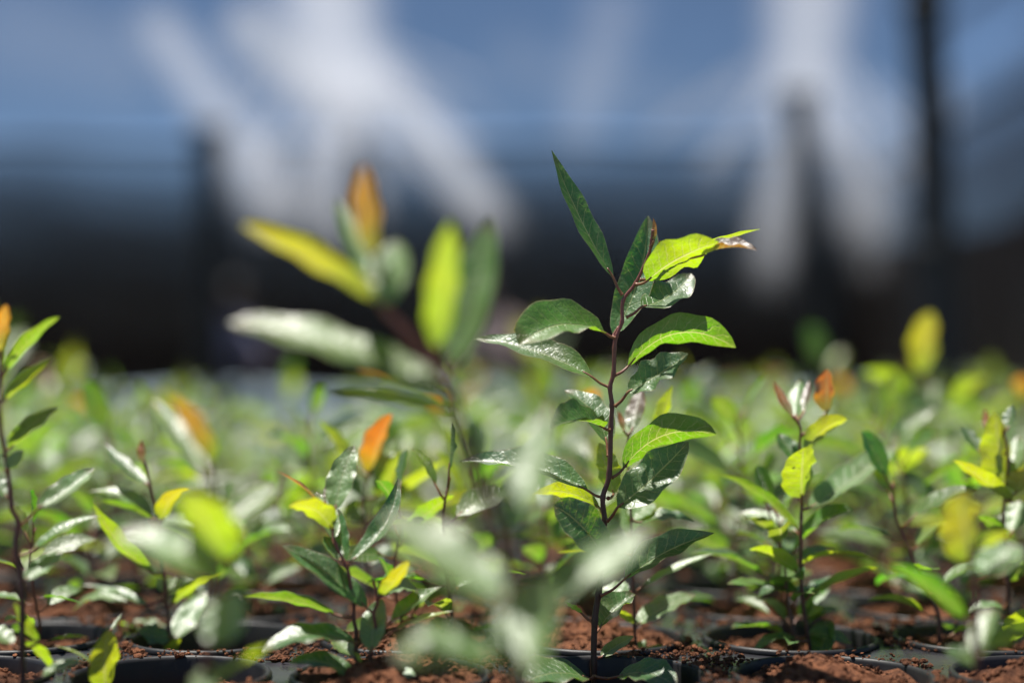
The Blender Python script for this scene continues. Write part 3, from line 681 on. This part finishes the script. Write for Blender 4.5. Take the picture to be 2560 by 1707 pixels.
seedling('seedling', 'thin seedling with purple-brown leaf close behind the tall sharp one', .452,
  [(1592, 1640, 0), (1586, 1560, 0), (1584, 1480, 0), (1580, 1400, 0), (1578, 1300, 0), (1572, 1200, 0), (1570, 1110, 0), (1574, 1080, 0)],
  [('b', (1580, 1076), (1602, 975), 54, 20, 0, .3, 0, d_(prof='o')), ('o', (1560, 1076), (1545, 1025), 18, 20, 0, 0, 0), ('l', (1640, 1084), (1681, 964), 46, 150, .6, 1.2, 0, d_(node=(1576, 1120))),
   ('p', (1602, 1468), (1787, 1382), 38, 60, 0, .5, 6), ('p', (1592, 1562), (1740, 1486), 66, 40, 0, .6, 8, d_(prof='o')), ('p', (1572, 1480), (1502, 1470), 70, 40, .3, .8, -6, d_(prof='o')),
   ('l', (1584, 1560), (1540, 1522), 34, 130, 0, 0, 0), ('p', (1586, 1650), (1566, 1610), 40, 30, -.2, -.4, 0, d_(prof='o')), ('p', (1592, 1640), (1612, 1598), 34, 30, 0, 0, 0, d_(prof='o')),
   ('m', (1600, 1632), (1698, 1640), 36, 66, 0, -.2, 14), ('d', (1600, 1306), (1737, 1307), 50, 56, 0, .2, 16, d_(prof='o')), ('p', (1580, 1300), (1632, 1254), 64, 30, .1, .4, 0, d_(prof='o')),
   ('m', (1572, 1340), (1560, 1240), 40, 40, .2, .4, 0), ('p', (1576, 1350), (1600, 1240), 60, 40, .6, .9, 0), ('l', (1560, 1380), (1390, 1380), 24, 120, .2, .5, 0)], .55, .3, r=13)
seedling('seedling', 'seedling with round lime leaves and two orange shoots, right of the tall sharp one', .458,
  [(2036, 1655, 0), (2029, 1640, 0), (2005, 1485, 0), (2002, 1334, 0), (2005, 1243, 0), (1999, 1122, 0), (2001, 1070, 0), (1984, 1040, 0)],
  [('l', (2003, 1243), (2008, 1120), 92, 160, -.3, -.7, 0, d_(prof='r')), ('l', (2014, 1128), (2118, 1048), 64, 140, 0, .6, 16, d_(prof='o')), ('p', (2022, 1270), (2244, 1108), 92, 34, .2, 1.6, -6, d_(prof='o', fold=22)),
   ('m', (1998, 1330), (1787, 1182), 48, 122, .2, 1.2, 22), ('p', (1994, 1330), (1845, 1283), 66, 54, .6, 1.6, 6, d_(prof='o')), ('l', (1992, 1430), (1874, 1372), 56, 134, 0, -.2, 12, d_(prof='o', node=(2003, 1450))),
   ('l', (2028, 1484), (2198, 1417), 44, 124, 0, .4, 8, d_(node=(2008, 1505))), ('g', (1990, 1150), (1946, 1084), 56, 30, .1, .3, 0, d_(prof='o')), ('o', (1983, 1044), (1934, 952), 34, 40, 0, .2, -4), ('o', (2066, 1030), (2068, 922), 62, 150, .8, 1.2, 0, d_(prof='o', node=(2002, 1090))),
   ('b', (2010, 1030), (2024, 950), 30, 30, .3, .6, 0), ('p', (1990, 1040), (2000, 950), 50, 30, .8, 1.1, 0, d_(prof='o')), ('d', (2048, 1652), (2068, 1548), 84, 30, -.2, -.2, 0, d_(prof='r')),
   ('d', (1996, 1600), (1880, 1640), 46, 60, -.2, -.6, 24), ('d', (2012, 1500), (2100, 1440), 60, 50, .6, 1.5, 6), ('d', (1994, 1480), (1890, 1500), 60, 58, .3, 1.0, 20), ('d', (2014, 1560), (2110, 1530), 60, 60, .3, 1.2, 20),
   ('d', (2000, 1400), (2090, 1370), 50, 60, .4, 1.4, 10), ('l', (2020, 1540), (2060, 1520), 40, 130, .3, .6, 0)], .75, .35, r=14)
seedling('seedling', 'tall blurred seedling topped by an upright yellow leaf near the right post', .70,
  [(2330, 1400, 0), (2328, 1285, 0), (2330, 1092, 0), (2322, 980, 0), (2316, 935, 0)],
  [('y', (2313, 932), (2322, 780), 84, 150, 0, 0, 0, d_(prof='r')), ('p', (2320, 1040), (2265, 985), 80, 34, -.3, -1, 0, d_(prof='r')), ('p', (2325, 1040), (2345, 960), 60, 34, -.3, -.7, 0, d_(prof='r')), ('l', (2364, 1014), (2466, 944), 60, 132, 0, 0, 8),
   ('l', (2270, 980), (2158, 928), 60, 132, .2, .6, 10), ('g', (2320, 1080), (2280, 1060), 60, 120, 0, 0, 0), ('p', (2340, 1160), (2380, 1110), 70, 40, 0, 0, 0, d_(prof='o')), ('m', (2320, 1200), (2190, 1170), 60, 120, 0, 0, 10), ('d', (2320, 1300), (2200, 1270), 60, 60, 0, 0, 10)], 1.0, .5, r=15)
seedling('seedling', 'bushy lime seedling cut off by the right edge of the photo', .470,
  [(2522, 1610, 0), (2518, 1450, 0), (2508, 1300, 0), (2520, 1152, 0), (2505, 1060, 0)],
  [('l', (2512, 1230), (2486, 1030), 96, 150, .2, .5, 0, d_(prof='o')), ('l', (2530, 1254), (2384, 1150), 56, 132, -.2, -.9, 4, d_(prof='o')), ('p', (2530, 1190), (2545, 1090), 60, 20, 0, 0, 0, d_(prof='o')), ('y', (2540, 1230), (2570, 1170), 70, 150, 0, 0, 0, d_(prof='o')),
   ('p', (2530, 1330), (2550, 1250), 80, 20, 0, 0, 0, d_(prof='o')), ('o', (2470, 1080), (2462, 1020), 22, 20, 0, 0, 0), ('d', (2450, 1130), (2402, 1060), 40, 30, .2, .5, 0), ('d', (2520, 1070), (2530, 1010), 40, 30, 0, 0, 0),
   ('m', (2520, 1450), (2580, 1400), 60, 140, 0, 0, 0, d_(prof='o')), ('p', (2510, 1520), (2420, 1530), 44, 60, 0, 0, 10), ('m', (2505, 1340), (2440, 1290), 50, 130, 0, 0, 8), ('l', (2530, 1600), (2590, 1520), 90, 140, -.4, -1, 0, d_(prof='o'))], .8, .4, r=16)
# nearest row, far out of focus
seedling('seedling', 'large blurred foreground seedling with yellow and brown top leaves, left of the tall sharp one', .300,
  [(1330, 1930, 0), (1292, 1660, 0), (1266, 1366, 0), (1213, 1227, 0), (1146, 1060, 0), (1129, 987, 0), (1077, 903, 0), (1011, 822, 0), (959, 770, 0)],
  [('y', (946, 752), (606, 562), 84, 138, 0, .2, 10, d_(prof='o')), ('a', (940, 640), (908, 412), 84, 150, .2, .4, 0, d_(prof='o')), ('p', (920, 700), (842, 500), 64, 34, .2, .4, 0, d_(prof='o')),
   ('p', (968, 764), (990, 600), 110, 20, -.3, -.5, 0, d_(prof='o')), ('l', (1098, 872), (1126, 556), 100, 150, -.1, -.3, -6, d_(prof='o')), ('m', (1132, 920), (1226, 545), 130, 24, .2, .5, -6, d_(prof='o', lean=.3)),
   ('m', (1128, 986), (572, 806), 132, 48, -.1, -.4, 24, d_(prof='r')), ('l', (1138, 1040), (812, 966), 84, 128, -.1, -.5, 10, d_(prof='o')), ('p', (1276, 1342), (1374, 1012), 112, 22, -1.9, -2.1, 0, d_(prof='o')),
   ('p', (1256, 1508), (962, 1290), 150, 34, -3.2, -3.6, 6, d_(lean=1.0, prof='o')), ('p', (1376, 1500), (1624, 1320), 128, 30, -.6, -.8, 0, d_(prof='o')), ('p', (1314, 1690), (1340, 1440), 150, 20, -3.4, -3.6, 0, d_(lean=1.0, prof='r')),
   ('p', (1290, 1690), (1250, 1530), 120, 30, -3.2, -3.4, 0, d_(lean=1.0, prof='o')), ('m', (1236, 1650), (985, 1640), 160, 46, -2.2, -2.6, 10, d_(prof='o')), ('m', (1290, 1420), (1180, 1400), 60, 120, .3, .3, 0)], 1.5, .9, r=17, lean=.85)
seedling('seedling', 'blurred foreground seedling with orange top leaf and broad lime leaf at left', .322,
  [(486, 1880, 0), (520, 1640, 0), (545, 1400, 0), (535, 1260, 0), (526, 1170, 0)],
  [('a', (520, 1152), (430, 992), 64, 150, 0, 0, 8, d_(prof='o')), ('p', (522, 1184), (384, 1000), 76, 34, 0, .2, -4, d_(prof='o')), ('l', (556, 1400), (462, 1236), 128, 150, -1.0, -1.8, 8, d_(prof='r')), ('p', (560, 1310), (690, 1210), 78, 34, 0, .2, 0, d_(prof='o')),
   ('p', (540, 1450), (296, 1340), 116, 40, -2.4, -2.7, 18, d_(prof='r')), ('p', (566, 1610), (568, 1484), 140, 26, -1.8, -2.0, 0, d_(prof='r')), ('p', (480, 1740), (560, 1670), 90, 40, -.3, -.5, 0, d_(prof='o')), ('l', (520, 1720), (700, 1600), 40, 120, 0, .3, 8)], .9, .5, r=18, lean=.85)
seedling('seedling', 'blurred foreground seedling with oval yellow leaf and arching green leaf near the right edge', .345,
  [(2440, 1810, 0), (2440, 1640, 0), (2436, 1480, 0), (2424, 1400, 0), (2415, 1330, 0)],
  [('y', (2424, 1402), (2398, 1234), 112, 158, 0, 0, 0, d_(prof='r')), ('m', (2410, 1548), (2222, 1410), 74, 130, 0, .3, 14, d_(prof='o')), ('p', (2460, 1440), (2540, 1360), 110, 30, 0, 0, 0, d_(prof='r')), ('p', (2450, 1640), (2480, 1520), 90, 30, -.2, -.3, 0, d_(prof='r')),
   ('l', (2440, 1370), (2530, 1330), 50, 130, .1, .3, 0), ('m', (2470, 1620), (2580, 1560), 80, 130, -.1, -.3, 0, d_(prof='o')), ('g', (2440, 1660), (2360, 1620), 70, 40, 0, 0, 0)], .9, .5, r=19, lean=.85)

# ---------------------------------------------------------------- the mass of seedlings in the rows behind
def wild(seed, h, nleaf, top):
    rg = random.Random(seed)
    root = empty('seedling', (0, 0, 0), 'x', 'seedling')
    pts = [Vector((0, 0, -.016)), Vector((0, 0, 0))]; x = y = 0
    for i in range(1, 6):
        x += rg.gauss(0, .0022); y += rg.gauss(0, .0022); pts.append(Vector((x, y, h * i / 5)))
    sp = spline(pts, 3); n = len(sp)
    V, Fc, U = tube(sp, [(.9 - .55 * i / n) * .001 for i in range(n)], 6); mesh_obj('stem', V, Fc, 'stem', root, U)
    a0 = rg.uniform(0, 6.28)
    for i in range(nleaf):
        s = .07 + .91 * i / (nleaf - 1); p = sp[min(int(3 + s * (n - 4)), n - 1)]
        az = a0 + i * 2.4 + rg.gauss(0, .3); el = R(rg.uniform(5, 40) + 45 * max(0, s - .6) / .4)
        L = rg.uniform(.020, .036) * (1 - .45 * max(0, s - .75) / .25) * (.75 if s < .3 else 1)
        D = Vector((math.cos(az) * math.cos(el), math.sin(az) * math.cos(el), math.sin(el)))
        b = p + D * .006; t = b + D * L - Vector((0, 0, L * rg.uniform(0, .35)))
        c = (b + t) / 2 + Vector((0, 0, L * rg.uniform(.05, .22)))
        Nv = Vector((0, 0, 1)) - D * D.z * .9 + Vector((rg.gauss(0, .35), rg.gauss(0, .35), 0))
        V, Fc, U = leaf_geo(b, c, t, Nv.normalized(), L * rg.uniform(.34, .46), fold=rg.uniform(8, 28), prof=rg.choice('lo'), nl=8, nw=2, rng=rg)
        k = len(V); v2, f2, u2 = tube([p, (p + b) / 2 - Vector((0, 0, .0008)), b + D * .003], [.0005, .0004, .0003], 5)
        nf = len(Fc); V += v2; Fc += [tuple(q + k for q in f) for f in f2]; U += u2
        lo = mesh_obj('leaf', V, Fc, 'leaf', root, U); lo.data.materials.append(MATS['petiole'])
        for q in range(nf, len(Fc)): lo.data.polygons[q].material_index = 1
        if s > .88: ck = rg.choice(top + 'm')
        elif s > .6: ck = rg.choice('llmmmg')
        else: ck = rg.choice('gdmmdgpm')
        lo.color = (*[q * rg.uniform(.65, 1.0) for q in COL[ck]], 1)
    return root
def copy_tree(o):
    c = o.copy(); C.objects.link(c)
    for ch in o.children:
        e = ch.copy(); C.objects.link(e); e.parent = c
    return c
protos = [wild(100 + i, h, nl_, tp) for i, (h, nl_, tp) in enumerate([(.062, 11, 'llm'), (.074, 13, 'llm'), (.085, 14, 'omm'), (.070, 12, 'lm'), (.052, 11, 'lm'), (.094, 15, 'lmy'), (.080, 13, 'lml'), (.060, 11, 'llm')])]
used = [False] * len(protos)
taken = {(0, 0), (1, 0), (-1, 0), (-3, 0), (-2, 1), (-2, 0), (-1, 2), (2, 1), (3, 5), (0, -1), (0, -2), (-1, -1), (-2, -1), (1, -1), (2, -1), (-2, -2), (-1, -2), (1, -2), (0, 1)}
rg = random.Random(21); nb = 0
ORD = ['first', 'second', 'third', 'fourth', 'fifth', 'sixth', 'seventh', 'eighth', 'ninth', 'tenth', 'eleventh', 'twelfth', 'thirteenth', 'fourteenth', 'fifteenth', 'sixteenth', 'seventeenth', 'eighteenth', 'nineteenth', 'twentieth']
rows = {}
for k, j, x, y in sorted(CELLS, key=lambda c: (c[1], c[0])):
    if j < 1 or (k, j) in taken: continue
    if abs(x) > .37 * y + .075: continue
    px = 1280 + FPX * x / y
    if rg.random() < (.05 if j > 2 else .08): continue
    i = rg.randrange(len(protos))
    left_gap = 520 < px < 930
    if (left_gap or j <= 2) and i in (2, 5, 6): i = rg.choice((0, 4, 7))
    if used[i]: o = copy_tree(protos[i])
    else: o = protos[i]; used[i] = True
    sc = rg.uniform(.85, 1.12) * (1.05 if px > 1900 else 1) * (.8 if j <= 2 else 1) * (.86 if left_gap else 1) * (rg.uniform(1.1, 1.5) if j > 8 and rg.random() < .14 else 1)
    o.location = (x + rg.gauss(0, .004), y + rg.gauss(0, .004), -.004); o.scale = (sc,) * 3; o.rotation_euler = (R(rg.gauss(0, 4)), R(rg.gauss(0, 4)), rg.uniform(0, 6.28))
    nb += 1; rows.setdefault(j, []).append(o)
for k, j, x, y in sorted(CELLS, key=lambda c: (c[1], c[0])):
    if not (1 <= j <= 4 or (j == 0 and abs(k) > 2 and k != -3)) or abs(x) > .37 * y + .05 or rg.random() > .55: continue
    i = rg.choice((0, 1, 3, 4, 7)); o = copy_tree(protos[i]); sc = rg.uniform(.8, 1.1)
    a = rg.uniform(0, 6.28); o.location = (x + .013 * math.cos(a), y + .013 * math.sin(a), -.004); o.scale = (sc,) * 3; o.rotation_euler = (R(rg.gauss(0, 5)), R(rg.gauss(0, 5)), rg.uniform(0, 6.28))
    rows.setdefault(max(j, 1), []).append(o)
for j in rows: rows[j].sort(key=lambda o: o.location.x)
for j, lst in rows.items():
    for i, o in enumerate(lst):
        if j <= 6:
            o['label'] = f'{ORD[i]} small seedling from the left, {ORD[j - 1]} row behind the tall sharp one'
            o['group'] = 'small seedlings in the rows just behind'
        else:
            o['label'] = 'small blurred green seedling in the mass at the back of the tray bed'; o['group'] = 'blurred seedlings massed at the back of the bed'
print('SEEDLINGS', nb, 'OBJECTS', len(bpy.data.objects))
